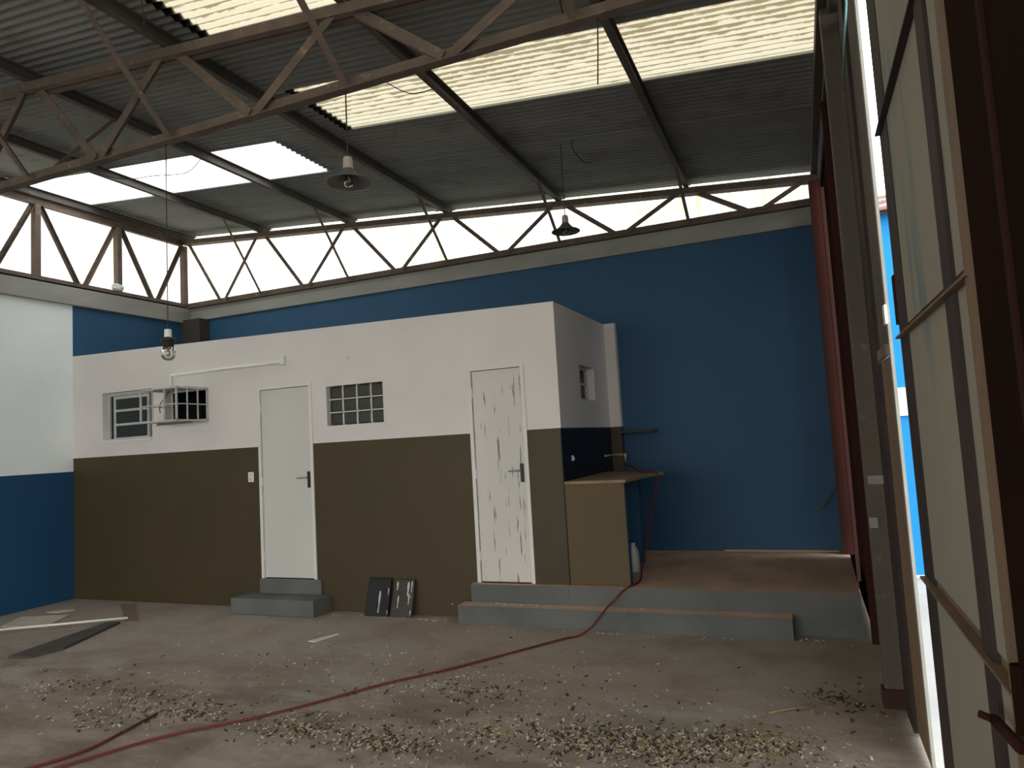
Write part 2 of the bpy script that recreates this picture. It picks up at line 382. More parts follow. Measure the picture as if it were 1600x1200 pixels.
# clerestory bands of pale translucent sheeting over both beams
wn1 = empty('window_1', (0, YB+.14, 3.93)); wn1['label'] = 'clerestory band of pale corrugated sheeting over the back wall'
x = XL-.1; me = corr_mesh('cladding_sheet', 1.0, .88, 12, .009, 'wall_x', M['clad'])
while x < XR-.1:
    wdt = .88
    o = link('cladding_sheet', me, wn1, (x, 0, 0)); o.scale.z = roof_z(x)-3.93+.1
    if x+.88 > XR+.1: o.scale.x = (XR+.06-x)/.88
    x += .88
wn2 = empty('window_2', (XL-.1, 0, 3.93)); wn2['label'] = 'clerestory band of pale corrugated sheeting over the left wall'
me = corr_mesh('cladding_sheet', 1.0, .88, 12, .009, 'wall_y', M['clad_left']); y = YB+.14-.88
while y > YREAR-.5:
    o = link('cladding_sheet', me, wn2, (0, max(y, YREAR), 0)); o.scale.z = roof_z(XL-.1)-3.93+.06
    if y < YREAR: o.scale.y = (y+.88-YREAR)/.88
    y -= .88
portal((-4.1, YB+.3, 4.35), (math.radians(-90), 0, 0), 9.0, .95)
portal((XL-.3, 1.0, 4.5), (0, math.radians(-90), 0), 1.1, 14.0)

# ------------------------------------------------------------------ roof
ce = empty('ceiling', (0, 0, 0)); ce['label'] = 'low pitched corrugated roof on steel purlins'
slope = math.atan(.0845)
def sheet(x0, x1, y0, mat_, name, lift=0.0, cache={}):
    key = (round(x1-x0, 3), mat_.name)
    if key not in cache: cache[key] = corr_mesh(name, (x1-x0)/math.cos(slope), .90, 12, .011, 'roof', mat_)
    o = link(name, cache[key], ce, (x0, y0, roof_z(x0)+lift)); o.rotation_euler = (0, slope, 0); return o
ROWS = [round(5.49 + .88*k, 2) for k in range(-13, 3)]
XA, XB = XL-.25, XR+.10
for k, y0 in enumerate(ROWS):
    dirty = y0 in (4.61, 2.85, .21, -2.43)
    clean = y0 in (5.49, -.67, -4.19)
    if dirty:
        sheet(XA, -3.76, y0, M['roof'], 'roof_sheet', .004); sheet(-3.85, XB, y0, M['sky_dirty'], 'skylight_sheet', -.004)
        portal(((-3.76+XR)/2, y0+.44, roof_z(-1.6)+.12), (0, slope, 0), 4.2, .9)
    elif clean:
        sheet(XA, -4.62, y0, M['sky_clean'], 'skylight_sheet', -.004); sheet(-4.72, XB, y0, M['roof'], 'roof_sheet', .004)
        portal(((XL-4.62)/2, y0+.44, roof_z(-6.6)+.12), (0, slope, 0), 4.0, .9)
    else:
        sheet(XA, -4.15, y0, M['roof'], 'roof_sheet', .004); sheet(-4.3, XB, y0, M['roof'], 'roof_sheet', -.008)
PX = [-8.60, -7.10, -5.57, -4.04, -2.51, -.99, .33]
for x in PX:
    mb = MB().channel((x, YREAR, roof_z(x)-.066), (x, YB+.1, roof_z(x)-.066), .055, .10, .008)
    build('purlin', mb, M['purlin'], ce)

# ------------------------------------------------------------------ trusses
def chord_z(x): return roof_z(x)-.155
BN = [-7.86, -6.32, -4.79, -3.27, -1.77, -.27]
def cross_truss(y, label):
    t = thing('roof_truss', label, 'truss', (-4.1, y, 3.98), 'trusses spanning the hall')
    mb = MB()
    mb.angle((XL, y-.027, chord_z(XL)), (XR-.05, y-.027, chord_z(XR)), .07, .008, flip=-1); mb.angle((XL, y+.027, chord_z(XL)), (XR-.05, y+.027, chord_z(XR)), .07, .008, flip=1)
    build('top_chord', mb, M['rust'], t)
    mb = MB()
    mb.prism([(-.036, -.042), (.036, -.042), (.036, -.034), (.006, -.034), (.006, .038), (-.006, .038), (-.006, -.034), (-.036, -.034)], (XL, y, 4.01), (XR-.05, y, 4.01), (0, -1, 0), (0, 0, 1))
    build('bottom_chord', mb, M['rust'], t)
    for i, b in enumerate(BN):
        for tx, s in ((PX[i], 1), (PX[i+1], -1)):
            tx = tx + .05*s; bx = b - .05*s
            build('diagonal', MB().angle((tx, y+.012*s, chord_z(tx)+.01), (bx, y+.012*s, 4.0), .066 if y < 5 else .05, .006, up=(0, 1, 0)), M['rust'], t)
    for x in PX[1:-1]:
        build('stay', MB().angle((x, y-.04, 4.0), (x, y-.74, roof_z(x)-.09), .048 if y < 5 else .036, .006, up=(1, 0, 0)), M['rust'], t)
    if y < 5:
        build('stay', MB().bar((-5.57, y+.04, 4.0), (-5.57, y+.74, roof_z(-5.57)-.09), .025, .02, up=(1, 0, 0)), M['rust'], t)
    return t
cross_truss(YB-.09, 'rust brown steel truss above the back wall beam, tapering towards the gate side')
cross_truss(3.65, 'rust brown steel truss crossing the hall overhead nearest the camera')
# flat truss along the left wall
t = thing('roof_truss', 'parallel chord steel truss along the top of the left wall', 'truss', (XL+.02, 1, 3.98), 'trusses spanning the hall')
LX = XL+.02; zt = 4.99
build('top_chord', MB().channel((LX, YREAR, zt), (LX, YB-.12, zt), .06, .11, .008), M['rust'], t)
build('bottom_chord', MB().bar((LX, YREAR, 4.0), (LX, YB-.12, 4.0), .08, .07), M['rust'], t)
vy = [7.92-1.13*k for k in range(13)]
for k, y in enumerate(vy):
    if y < YREAR: break
    build('vertical', MB().channel((LX, y, 4.03), (LX, y, zt-.05), .07, .085, .01, up=(1, 0, 0)), M['rust'], t)
    m_ = y-.545
    build('diagonal', MB().angle((LX+.01, y-.05, zt-.06), (LX+.01, m_+.05, 4.02), .05, .006, up=(1, 0, 0)), M['rust'], t)
    build('diagonal', MB().angle((LX+.01, y-1.08, zt-.06), (LX+.01, m_-.05, 4.02), .05, .006, up=(1, 0, 0)), M['rust'], t)

# ------------------------------------------------------------------ office block
PAINT = 1.755
topx = lambda u: 3.07 - (u-XL)*(3.07-2.94)/(BX-XL)
D1 = (-5.607, -4.865, .32, 2.42); D2 = (-2.985, -2.395, .335, 2.395)
W1 = (-8.09, -7.24, 1.95, 2.545); AC = (-7.05, -6.36, 2.12, 2.47); W2 = (-4.70, -3.95, 1.88, 2.395)
holes = [D1, D2, W1, AC, W2]
us = [XL, BX-.01]; vs = [0, PAINT, 3.0]
for a, b, c, d in holes: us += [a, b]; vs += [c, d]
mb = MB(); panel(mb, us, vs, holes, lambda u, v, d: (u, YF+d, v), .14, lambda u, v: 0 if v > PAINT else 1, topf=topx)
struct(build('wall_front', mb, [M['white_wall'], M['olive']], origin=(-5.3, YF, 0)), 'front wall of the office block, white above olive')
WS = (6.85, 7.39, 2.045, 2.40)
mb = MB(); panel(mb, [YF+.14, 6.85, 7.39, YB], [0, PAINT, 2.045, 2.40, 2.94], [WS], lambda u, v, d: (BX-d, u, v), .14, lambda u, v: 0 if v > PAINT else 1, topf=lambda u: 2.94+(u-YF)*.012)
mb.box((BX-.01, YF+.0005, 0), (BX, YF+.14, PAINT), 1).box((BX-.01, YF+.0005, PAINT), (BX, YF+.14, 2.94), 0)
struct(build('wall_side', mb, [M['white_wall'], M['shaded_blue']], origin=(BX, 7, 0)), 'right side wall of the office block, white above blue painted dark for shade')
mb = MB().add([(XL, YF+.14, 2.95), (BX-.14, YF+.14, 2.84), (BX-.14, YB, 2.84), (XL, YB, 2.95), (XL, YF+.14, 3.03), (BX-.14, YF+.14, 2.90), (BX-.14, YB, 2.90), (XL, YB, 3.03)],
              [(0, 3, 2, 1), (4, 5, 6, 7), (0, 1, 5, 4), (1, 2, 6, 5), (2, 3, 7, 6), (3, 0, 4, 7)])
struct(build('roof_slab', mb, M['beam'], origin=(-5, 7, 2.9)), 'flat roof of the office block')
# pilaster strip where the side wall meets the back wall
mb = MB().box((BX, YB-.10, PAINT), (BX+.125, YB, 2.965)).box((BX, YB-.10, .332), (BX+.125, YB, PAINT), 1)
struct(build('trim_3', mb, [M['white_wall'], M['olive']], origin=(BX, YB, .33)), 'narrow white and olive pilaster behind the counter')

def door(name, d, paint, plate_z, label):
    a, b, c, e = d
    r = empty(name, ((a+b)/2, YF, c)); r['label'] = label
    f = MB(); y0, y1 = YF-.012, YF+.09
    f.frame(a, b, c, e, y0, y1, .035, .035, 0, .035)
    build('door_frame', f, M['white_paint'], r)
    build('door_leaf', MB().box((a+.041, YF+.006, c+.008), (b-.043, YF+.046, e-.041)), paint, r, bevel=.002)
    hx = b-.075
    pl = build('handle_plate', MB().box((hx-.019, YF-.001, plate_z-.10), (hx+.019, YF+.008, plate_z+.075)), M['black'], r, bevel=.004)
    lv = MB().tube([(hx, YF-.0, plate_z+.01), (hx, YF-.05, plate_z+.01)], .009, 8).tube([(hx, YF-.045, plate_z+.01), (hx-.03, YF-.05, plate_z+.012), (hx-.12, YF-.05, plate_z+.008)], [.009, .009, .006], 8)
    build('lever_handle', lv, M['steel'], r, smooth=True)
    for hz in (c+.25, (c+e)/2, e-.25):
        build('hinge', MB().tube([(a+.038, YF-.002, hz-.045), (a+.038, YF-.002, hz+.045)], .008, 8), M['white_paint'], r)
    return r
door('door_1', D1, M['door_paint'], 1.385, 'plain white door in the middle of the office block')
d2 = door('door_2', D2, M['door_peel'], 1.37, 'peeling white door nearest the counter')

# window with steel sash beside the left wall
r = empty('window_3', (-7.66, YF, 1.95)); r['label'] = 'steel sash window with three stacked panes near the left wall'
a, b, c, e = W1; yy = YF+.075
f = MB().frame(a, b, c, e, yy, yy+.05, .04, .012, .02, .04)
build('window_frame', f, M['bare'], r)
build('window_sill', MB().box((a-.01, YF-.02, c-.03), (b+.005, YF+.10, c+.004)), M['white_wall'], r)
s0, s1 = a+.14, b-.10
f = MB().frame(s0, s1, c+.01, e-.05, yy-.03, yy, .035, .03, .02, .035)
sash = build('sash', f, M['bare'], r)
zz = [c+.03, c+.19, c+.365, e-.085]
for k in (1, 2): build('glazing_bar', MB().box((s0+.035, yy-.03, zz[k]-.014), (s1-.03, yy, zz[k]+.014)), M['bare'], sash)
for k in range(3): build('pane', MB().box((s0+.035, yy-.018, zz[k]+.012*(k > 0)), (s1-.03, yy-.012, zz[k+1]-.012*(k < 2))), M['glass'], sash)
build('pane', MB().box((a+.04, yy+.02, c+.02), (s0, yy+.026, e-.04)), M['glass'], r); build('pane', MB().box((s1, yy+.02, c+.02), (b-.012, yy+.026, e-.04)), M['glass'], r)

# glass block window
r = empty('window_4', (-4.32, YF, 1.88)); r['label'] = 'window of twelve square glass blocks between the two doors'
a, b, c, e = W2; y0 = YF+.045
f = MB().frame(a, b, c, e, YF-.004, YF+.12, .03, .012, .05, .045)
build('surround', f, M['white_wall'], r)
nx, nz = 4, 3; gw, gh = (b-a-.042)/nx, (e-c-.095)/nz; jt = .011
g = MB()
for k in range(1, nx): g.box((a+.03+gw*k-jt/2, y0, c+.05), (a+.03+gw*k+jt/2, y0+.07, e-.045))
for k in range(1, nz): g.box((a+.03, y0, c+.05+gh*k-jt/2), (b-.012, y0+.07, c+.05+gh*k+jt/2))
build('mortar_joints', g, M['white_paint'], r)
bm_ = MB().box((jt/2, .006, jt/2), (gw-jt/2, .065, gh-jt/2))
first = None
for i in range(nx):
    for j in range(nz):
        p = (a+.03+gw*i-r.location.x, y0-r.location.y, c+.05+gh*j-r.location.z)
        if first is None:
            me = bpy.data.meshes.new('glass_block'); me.from_pydata(bm_.v, [], bm_.f); me.materials.append(M['block']); first = me
        o = link('glass_block', first, r, p); bv = o.modifiers.new('bevel', 'BEVEL'); bv.width = .012; bv.segments = 2

# small side window
r = empty('window_5', (BX, 7.12, 2.045)); r['label'] = 'small recessed window in the side wall of the office block'
a, b, c, e = WS
f = MB(); f.box((BX-.13, a, c), (BX-.08, a+.025, e)).box((BX-.13, b-.025, c), (BX-.08, b, e)); [f.box((BX-.13, a+.025, z0), (BX-.08, b-.025, z1)) for z0, z1 in ((c, c+.025), ((c+e)/2-.012, (c+e)/2+.012), (e-.025, e))]
build('window_frame', f, M['bare'], r)
for z0, z1 in ((c+.025, (c+e)/2-.012), ((c+e)/2+.012, e-.025)): build('pane', MB().box((BX-.11, a+.025, z0), (BX-.105, b-.025, z1)), M['glass'], r)

# air conditioner cage
t = thing('cage', 'white steel bar cage bracketed over the dark opening left of the plain door', 'cage', (-6.62, YF, 2.09))
cx0, cx1, cy0, cy1, cz0, cz1 = -6.89, -6.345, 5.70, YF, 2.10, 2.465
f = MB(); q = .018
for xx in (cx0, cx1):
    for zz_ in (cz0, cz1): f.bar((xx, cy0, zz_), (xx, cy1, zz_), q, q)
    f.bar((xx, cy0, cz0), (xx, cy0, cz1), q, q, up=(1, 0, 0))
for zz_ in (cz0, cz1):
    f.bar((cx0-q/2, cy0, zz_), (cx1+q/2, cy0, zz_), q, q); f.bar((cx0, cy1-.01, zz_), (cx1, cy1-.01, zz_), q, q)
for xx in (cx0, cx1): f.bar((xx, cy1-.01, cz0), (xx, cy1-.01, cz1), q, q, up=(1, 0, 0))
build('frame', f, M['bare'], t)
f = MB(); zm = (cz0+cz1)/2
for k in (1, 2): build('bar', MB().bar((cx0+(cx1-cx0)*k/3, cy0, cz0), (cx0+(cx1-cx0)*k/3, cy0, cz1), .012, .012, up=(1, 0, 0)), M['bare'], t)
build('bar', MB().bar((cx0, cy0, zm), (cx1, cy0, zm), .012, .012), M['bare'], t)
for k in (1, 2): build('bar', MB().bar((cx1, cy0+(cy1-cy0)*k/3, cz0), (cx1, cy0+(cy1-cy0)*k/3, cz1), .012, .012, up=(1, 0, 0)), M['bare'], t)
build('bar', MB().bar((cx1, cy0, zm), (cx1, cy1, zm), .012, .012), M['bare'], t)
build('bar', MB().bar((cx0, cy0, zm), (cx0, cy1, zm), .012, .012), M['bare'], t)
build('top_plate', MB().box((cx0-.005, cy0+.12, cz1+.008), (cx1+.005, cy1, cz1+.016)), M['bare'], t)
build('support_angle', MB().angle((cx0, cy0+.2, cz0-.018), (cx1, cy0+.2, cz0-.018), .03, .005), M['plank_brown'], t)
tag(build('loose_cord', MB().tube([(-6.62, 5.85, 2.45), (-6.64, 5.82, 2.38), (-6.70, 5.80, 2.31), (-6.715, 5.80, 2.25), (-6.705, 5.80, 2.20)], .005, 6), M['wire'], smooth=True), 'short black cord hanging inside the white bar cage', 'cord')

# conduit on the wall
t = thing('conduit', 'white conduit pipe on the front wall with its elbow box, above the plain door', 'conduit', (-6.05, YF, 2.6))
zc = 2.668
build('pipe', MB().tube([(-6.905, YF-.016, 2.49), (-6.905, YF-.016, zc-.015), (-6.895, YF-.016, zc), (-6.0, YF-.016, zc+.004), (-5.235, YF-.016, zc)], .016, 8), M['white_plastic'], t, smooth=True)
build('junction_box', MB().box((-5.255, YF-.04, zc-.03), (-5.195, YF, zc+.072)), M['white_plastic'], t, bevel=.004)

# socket by the plain door
t = thing('wall_socket', 'white socket plate on the olive wall left of the plain door', 'socket', (-5.725, YF, 1.425))
build('plate', MB().box((-5.765, YF-.01, 1.37), (-5.688, YF, 1.48)), M['white_plastic'], t, bevel=.004)
for z in (1.402, 1.448): build('outlet', MB().box((-5.742, YF-.0135, z-.014), (-5.711, YF-.009, z+.014)), M['bare'], t, bevel=.003)

# ------------------------------------------------------------------ steps and platform
def slab(name, mb_, label, cat):
    return tag(build(name, mb_, [M['step'], M['dusty']]), label, cat)
mb = MB().box((-5.78, 5.845, 0), (-4.70, YF, .165)); tag(build('door_step', mb, M['step'], bevel=.008), 'short grey concrete step under the plain white door', 'step')
mb = MB().box((-5.62, YF-.035, .165), (-4.80, YF, .32)); tag(build('door_sill', mb, M['step'], bevel=.006), 'grey threshold block between the short step and the plain door', 'step')
def top_brown(mb_):   # faces that look up carry the dust
    for i, fc in enumerate(mb_.f):
        p = [Vector(mb_.v[j]) for j in fc]; n = (p[1]-p[0]).cross(p[2]-p[0]).normalized()
        mb_.m[i] = 1 if n.z > .9 else 0
    return mb_
mb = top_brown(MB().box((-3.10, 5.915, 0), (-.20, 6.07, .168))); slab('long_step', mb, 'long low grey step in front of the platform, covered with dust', 'step')
poly = [(BX+.003, 6.072), (.30, 6.072), (.33, YB-.003), (BX+.003, YB-.003)]
mb = MB(); n = len(poly)
mb.add([(x, y, 0) for x, y in poly]+[(x, y, .332) for x, y in poly], [tuple(range(n-1, -1, -1)), tuple(range(n, 2*n))]+[(i, (i+1) % n, n+(i+1) % n, n+i) for i in range(n)])
slab('concrete_platform', top_brown(mb), 'raised concrete platform with a dusty brown top beside the office block', 'platform')

mb = MB().box((-3.03, 6.072, 0), (BX+.001, YF-.001, .332)); slab('door_sill', top_brown(mb), 'long grey threshold ledge under the peeling white door, level with the platform', 'step')
# ------------------------------------------------------------------ counter and shelves
t = thing('counter', 'built in counter with an olive front and worn wooden top beside the peeling door', 'counter', (-1.78, 6.7, .332))
build('front_panel', MB().box((BX+.001, YF+.001, .334), (-1.505, YF+.10, 1.235), [0, 0, 0, 1, 1, 0]), [M['olive_counter'], M['blue']], t, bevel=.004)
build('rear_panel', MB().box((BX+.004, 7.22, .334), (-1.62, 7.32, 1.235)), M['blue'], t)
tp = [(BX+.004, YF-.01), (-1.49, YF-.01), (-1.45, 6.45), (-1.43, 6.75), (-1.36, 7.02), (-1.33, 7.10), (-1.40, 7.33), (BX+.004, 7.62)]
mb = MB(); n = len(tp)
mb.add([(x, y, 1.236) for x, y in tp]+[(x, y, 1.262) for x, y in tp], [tuple(range(n-1, -1, -1)), tuple(range(n, 2*n))]+[(i, (i+1) % n, n+(i+1) % n, n+i) for i in range(n)])
build('countertop', mb, M['wood'], t)
tag(build('wall_shelf', MB().box((BX+.10, 7.78, 1.675), (-1.54, YB, 1.70)), M['plank_dark'], bevel=.003), 'dark narrow shelf board on the blue wall above the counter', 'shelf')
t = thing('water_tap', 'thin pale water pipe with a small tap on the wall above the counter', 'tap', (-1.95, 7.95, 1.40))
build('pipe', MB().tube([(BX, 7.92, 1.435), (-1.905, 7.92, 1.432)], .011, 8).tube([(BX-.0, 7.6, 1.435), (BX+.0, 7.92, 1.435)], .011, 8), M['pale'], t, smooth=True)
build('tap_body', MB().lathe([(.004, .05), (.02, .048), (.022, .02), (.016, .0), (.016, -.045), (.012, -.05)], (-1.905, 7.92, 1.40), 10), M['steel'], t, smooth=True)
tag(build('wall_hook', MB().tube([(BX, 6.425, 1.475), (BX+.018, 6.425, 1.47), (BX+.02, 6.43, 1.455), (BX+.016, 6.43, 1.445)], .006, 6).box((BX, 6.415, 1.44), (BX+.012, 6.437, 1.49)), M['white_plastic']), 'tiny white hook on the dark shaded blue wall above the counter', 'hook')
# jug under the counter
t = thing('jug', 'white plastic jug standing in the open side of the counter', 'jug', (-1.62, 6.81, .332))
prof = [(.0, .0), (.05, .0), (.055, .01), (.055, .16), (.052, .185), (.036, .225), (.02, .245), (.018, .262)]
mb = MB().lathe(prof, (-1.62, 6.81, .332), 18); mb.v = [(-1.62+(x+1.62)*.95, 6.81+(y-6.81)*1.25, z) for x, y, z in mb.v]
build('body', mb, M['jug'], t, smooth=True)
build('cap', MB().lathe([(.0, .275), (.02, .275), (.022, .27), (.022, .25)], (-1.62, 6.81, .332), 14), M['jug'], t)
build('handle', MB().tube([(-1.645, 6.80, .332+.235), (-1.675, 6.79, .332+.24), (-1.69, 6.785, .332+.20), (-1.68, 6.79, .332+.15), (-1.665, 6.795, .332+.13)], .011, 8), M['jug'], t, smooth=True)

# ------------------------------------------------------------------ red hose (one continuous run)
def catmull(p, n=6):
    p = [Vector(a) for a in p]; q = []
    for i in range(len(p)-1):
        a, b, c, d = p[max(i-1, 0)], p[i], p[i+1], p[min(i+2, len(p)-1)]
        for k in range(n):
            u = k/n; q.append(.5*((2*b)+(c-a)*u+(2*a-5*b+4*c-d)*u*u+(3*b-a-3*c+d)*u**3))
    return q+[p[-1]]
HR = .0085
hp = [(-1.905, 7.92, 1.345), (-1.86, 7.80, 1.315), (-1.74, 7.58, 1.30), (-1.66, 7.40, 1.276), (-1.58, 7.15, 1.274), (-1.50, 7.06, 1.274), (-1.42, 7.03, 1.274), (-1.372, 6.99, 1.262), (-1.37, 6.975, 1.20), (-1.40, 6.97, 1.08), (-1.43, 6.93, .93), (-1.46, 6.85, .71), (-1.50, 6.75, .51),
      (-1.505, 6.60, .385), (-1.48, 6.45, .345), (-1.47, 6.25, .343), (-1.50, 6.11, .345), (-1.56, 6.035, .31), (-1.62, 5.98, .245), (-1.675, 5.915, .195), (-1.73, 5.86, .125), (-1.79, 5.80, .055), (-1.87, 5.71, .012),
      (-1.98, 5.58, .011), (-2.25, 5.16, .011), (-2.56, 4.69, .011), (-2.87, 4.30, .011), (-3.11, 3.91, .011), (-3.35, 3.57, .011), (-3.69, 3.20, .011), (-3.92, 2.76, .011), (-4.12, 2.35, .011), (-4.30, 2.12, .011), (-4.38, 2.28, .011), (-4.18, 2.54, .011), (-4.07, 2.72, .011), (-4.00, 2.94, .011), (-4.03, 3.21, .011), (-4.07, 3.46, .011)]
t = thing('hose', 'long thin red hose running from the tap over the counter and across the floor', 'hose', (-1.83, 5.87, 0))
cp = catmull(hp, 6)
build('hose_line', MB().tube(cp[:-7], HR, 8), M['hose'], t, smooth=True)
build('dark_end', MB().tube(cp[-8:], HR*1.05, 8), M['hose_dark'], t, smooth=True)

# ------------------------------------------------------------------ right side: posts, gate leaves
t = thing('steel_post', 'red oxide steel post in the back right corner against the blue wall', 'post', (.33, 7.95, 0))
build('flange', MB().box((.262, 7.86, .334), (.372, 7.875, 4.2)), M['red_steel'], t)
build('web', MB().box((.305, 7.875, .334), (.325, 8.02, 4.2)), M['dark_red'], t)
build('flange', MB().box((.372, 7.855, 0), (.412, 8.045, 4.2)), M['dark_red'], t)
build('latch_bar', MB().bar((.262, 7.90, 1.03), (.085, 7.94, .77), .022, .012, up=(0, 1, 0)), M['plank_dark'], t)
t = thing('steel_gate', 'dark red sheet steel gate leaf beyond the grey post, beside the platform', 'gate', (XR, 6.85, 0), 'steel gate leaves')
GY = [6.0, 6.28, 6.56, 6.84, 7.12, 7.40, 7.68]
for k in range(6): build('sheet_panel', MB().box((.40, GY[k]+.006, .03), (.412, GY[k+1]-.006, 4.15)), M['red_steel'] if k % 2 else M['dark_red'], t)
for k in range(1, 6): build('rib', MB().box((.385, GY[k]-.014, .03), (.402, GY[k]+.014, 4.15)), M['dark_red'], t)
build('bottom_rail', MB().box((.375, 6.0, .03), (.41, 7.68, .11)), M['dark_red'], t); build('top_rail', MB().box((.37, 6.0, 4.06), (.41, 7.68, 4.15)), M['dark_red'], t)
build('end_post', MB().box((.345, 5.93, 0), (.425, 6.01, 4.2)), M['red_steel'], t)
build('slit_light_strip', MB().box((.400, 7.69, .50), (.409, 7.755, 4.15)), M['pale'], t)  # pale colour imitates the line of light in the slit

t = thing('steel_post', 'grey green upright post standing on a brown wooden block by the gate', 'post', (.36, 4.7, 0))
build('base_block', MB().box((.295, 4.645, 0), (.43, 4.76, .105)), M['block_red'], t, bevel=.006)
build('shaft', MB().box((.312, 4.66, .105), (.412, 4.76, 4.25)), M['grey_post'], t, bevel=.006)
build('pale_patch', MB().box((.328, 4.652, 1.285), (.41, 4.6595, 1.335)), M['beam'], t); build('pale_patch', MB().box((.314, 4.652, 1.03), (.358, 4.6595, 1.09)), M['beam'], t)
mb = MB().box((.45, 4.53, 0), (.47, 6.02, 4.3)); struct(build('wall_right', mb, M['near_dark'], origin=(XR, 5, 0)), 'added dark sheet filling the black gap behind the grey post')  # added sheet, coloured near black for the darkness of the gap
mb = MB(); panel(mb, [YREAR, -5.2, .7, 1.0], [0, 3.7, 4.35], [(-5.2, .7, -1, 3.7)], lambda u, v, d: (XR+d, u, v), .12, lambda u, v: 0)
struct(build('wall_right_rear', mb, M['rear'], origin=(XR, -2, 0)), 'right wall around the open gateway behind the camera')
portal((XR+.15, -2.25, 1.85), (0, math.radians(90), 0), 3.7, 5.9)
struct(build('trim_4', MB().box((.36, 1.0, 4.2), (.47, YB, 4.34)), M['purlin'], origin=(XR, 4, 4.2)), 'steel lintel above the gates')

t = thing('steel_gate', 'narrow brown gate leaf just beyond the bright gap, with a white latch plate', 'gate', (XR, 4.2, 0), 'steel gate leaves')
build('sheet_panel', MB().box((.421, 3.86, .03), (.428, 4.28, 1.97)), M['gate_brown'], t); build('sheet_panel', MB().box((.421, 3.86, 2.03), (.428, 4.28, 4.15)), M['grey_post'], t)
build('frame_stile', MB().box((.402, 4.27, 0.02), (.44, 4.55, 4.15)), M['gate_dark'], t)
build('end_strip', MB().box((.42, 3.81, .02), (.434, 3.862, 4.15)), M['beam'], t)
build('rail', MB().box((.405, 3.87, 1.975), (.423, 4.28, 2.03)), M['gate_brown'], t)
build('latch_plate', MB().box((.408, 3.79, 2.12), (.422, 3.86, 2.215)), M['white_plastic'], t, bevel=.003)

t = thing('steel_gate', 'large dusty grey gate leaf nearest the camera, with brown rails and battens', 'gate', (XR, 2.7, 0), 'steel gate leaves')
RZ = [.03, 1.0, 2.03, 2.95, 4.15]
for k in range(4):
    for y0, y1 in ((1.98, 2.30), (2.40, 3.27)):
        build('sheet_panel', MB().box((.434, y0, RZ[k]+.02), (.442, y1, RZ[k+1]-.02)), M['gate_sheet'], t)
build('frame_stile', MB().box((.43, 3.26, .03), (.47, 3.50, 4.15)), M['gate_dark'], t)
build('frame_stile', MB().box((.415, 1.93, .03), (.46, 2.09, 4.15)), M['gate_brown'], t)
build('batten', MB().box((.422, 2.285, .03), (.45, 2.41, 4.15)), M['gate_dark'], t)
for k, z in enumerate(RZ[1:4]):
    build('rail', MB().angle((.428, 2.05, z), (.428, 3.47, z), .042, .008, flip=-1), M['gate_brown'] if k < 2 else M['gate_dark'], t)
build('lock_plate', MB().box((.424, 3.49, 2.08), (.436, 3.545, 2.30)), M['dark_red'], t, bevel=.002)
bo = build('bolt', MB().tube([(.395, 1.95, .90), (.395, 2.20, .87)], .014, 10).tube([(.395, 2.19, .871), (.36, 2.19, .885)], .010, 8), M['dark_red'], t, smooth=True)
t = thing('steel_post', 'very dark brown gate post at the right edge of the view', 'post', (.48, 1.5, 0))
build('shaft', MB().box((.40, 1.0, 0), (.52, 1.92, 4.25)), M['near_dark'], t, bevel=.01)
build('hinge_pin', MB().tube([(.398, 1.90, .95), (.398, 1.90, 1.10)], .018, 10), M['near_dark'], t)
build('edge_bead', MB().box((.393, 1.60, 0), (.401, 1.63, 4.25)), M['dark_red'], t)
portal((.62, 3.66, 2.0), (0, math.radians(90), 0), 4.2, .4)
tag(build('rope', MB().tube([(.372, 3.71, 4.25), (.372, 3.72, 3.72), (.372, 4.0, 3.65), (.373, 4.22, 3.59)], .006, 6), M['cyan_rope'], smooth=True), 'thin pale teal rope hanging by the top of the gate', 'rope')

# ------------------------------------------------------------------ outside: blue house across the yard
t = thing('house', 'bright blue house with a clay tile roof seen through the gate gap', 'house', (4, 10, 0))
build('facade', MB().box((.72, 8.45, 0), (7, 13, 3.93), 0), M["ext_blue"], t)
build('white_band', MB().box((.70, 8.425, 1.69), (7, 8.45, 1.99)), M['ext_white'], t)
build('plinth', MB().box((.70, 8.42, 0), (7, 8.45, .03)), M['ext_white'], t)
tr_ = build('roof_deck', MB().add([(.62, 8.32, 3.86), (7.1, 8.32, 3.86), (7.1, 10.2, 4.55), (.62, 10.2, 4.55), (.62, 8.32, 3.875), (7.1, 8.32, 3.875), (7.1, 10.2, 4.565), (.62, 10.2, 4.565)], [(0, 3, 2, 1), (4, 5, 6, 7), (0, 1, 5, 4), (1, 2, 6, 5), (2, 3, 7, 6), (3, 0, 4, 7)]), M['ext_tile'], t)
for k in range(6):
    y0 = 8.30+.30*k; z0 = 3.880+.112*k
    for q_ in range(22):
        x0 = .60+.295*q_
        mb = MB().prism([(.0, .012), (.05, .0), (.15, .0), (.20, .014), (.295, .012), (.295, .026), (.20, .030), (.15, .016), (.05, .016), (.0, .028)], (x0, y0, z0), (x0, y0+.34, z0+.125), (1, 0, 0), (0, 0, 1))
        build('roof_tile', mb, M['ext_tile'] if k % 2 == 0 else M['ext_tile_highlit'], tr_)

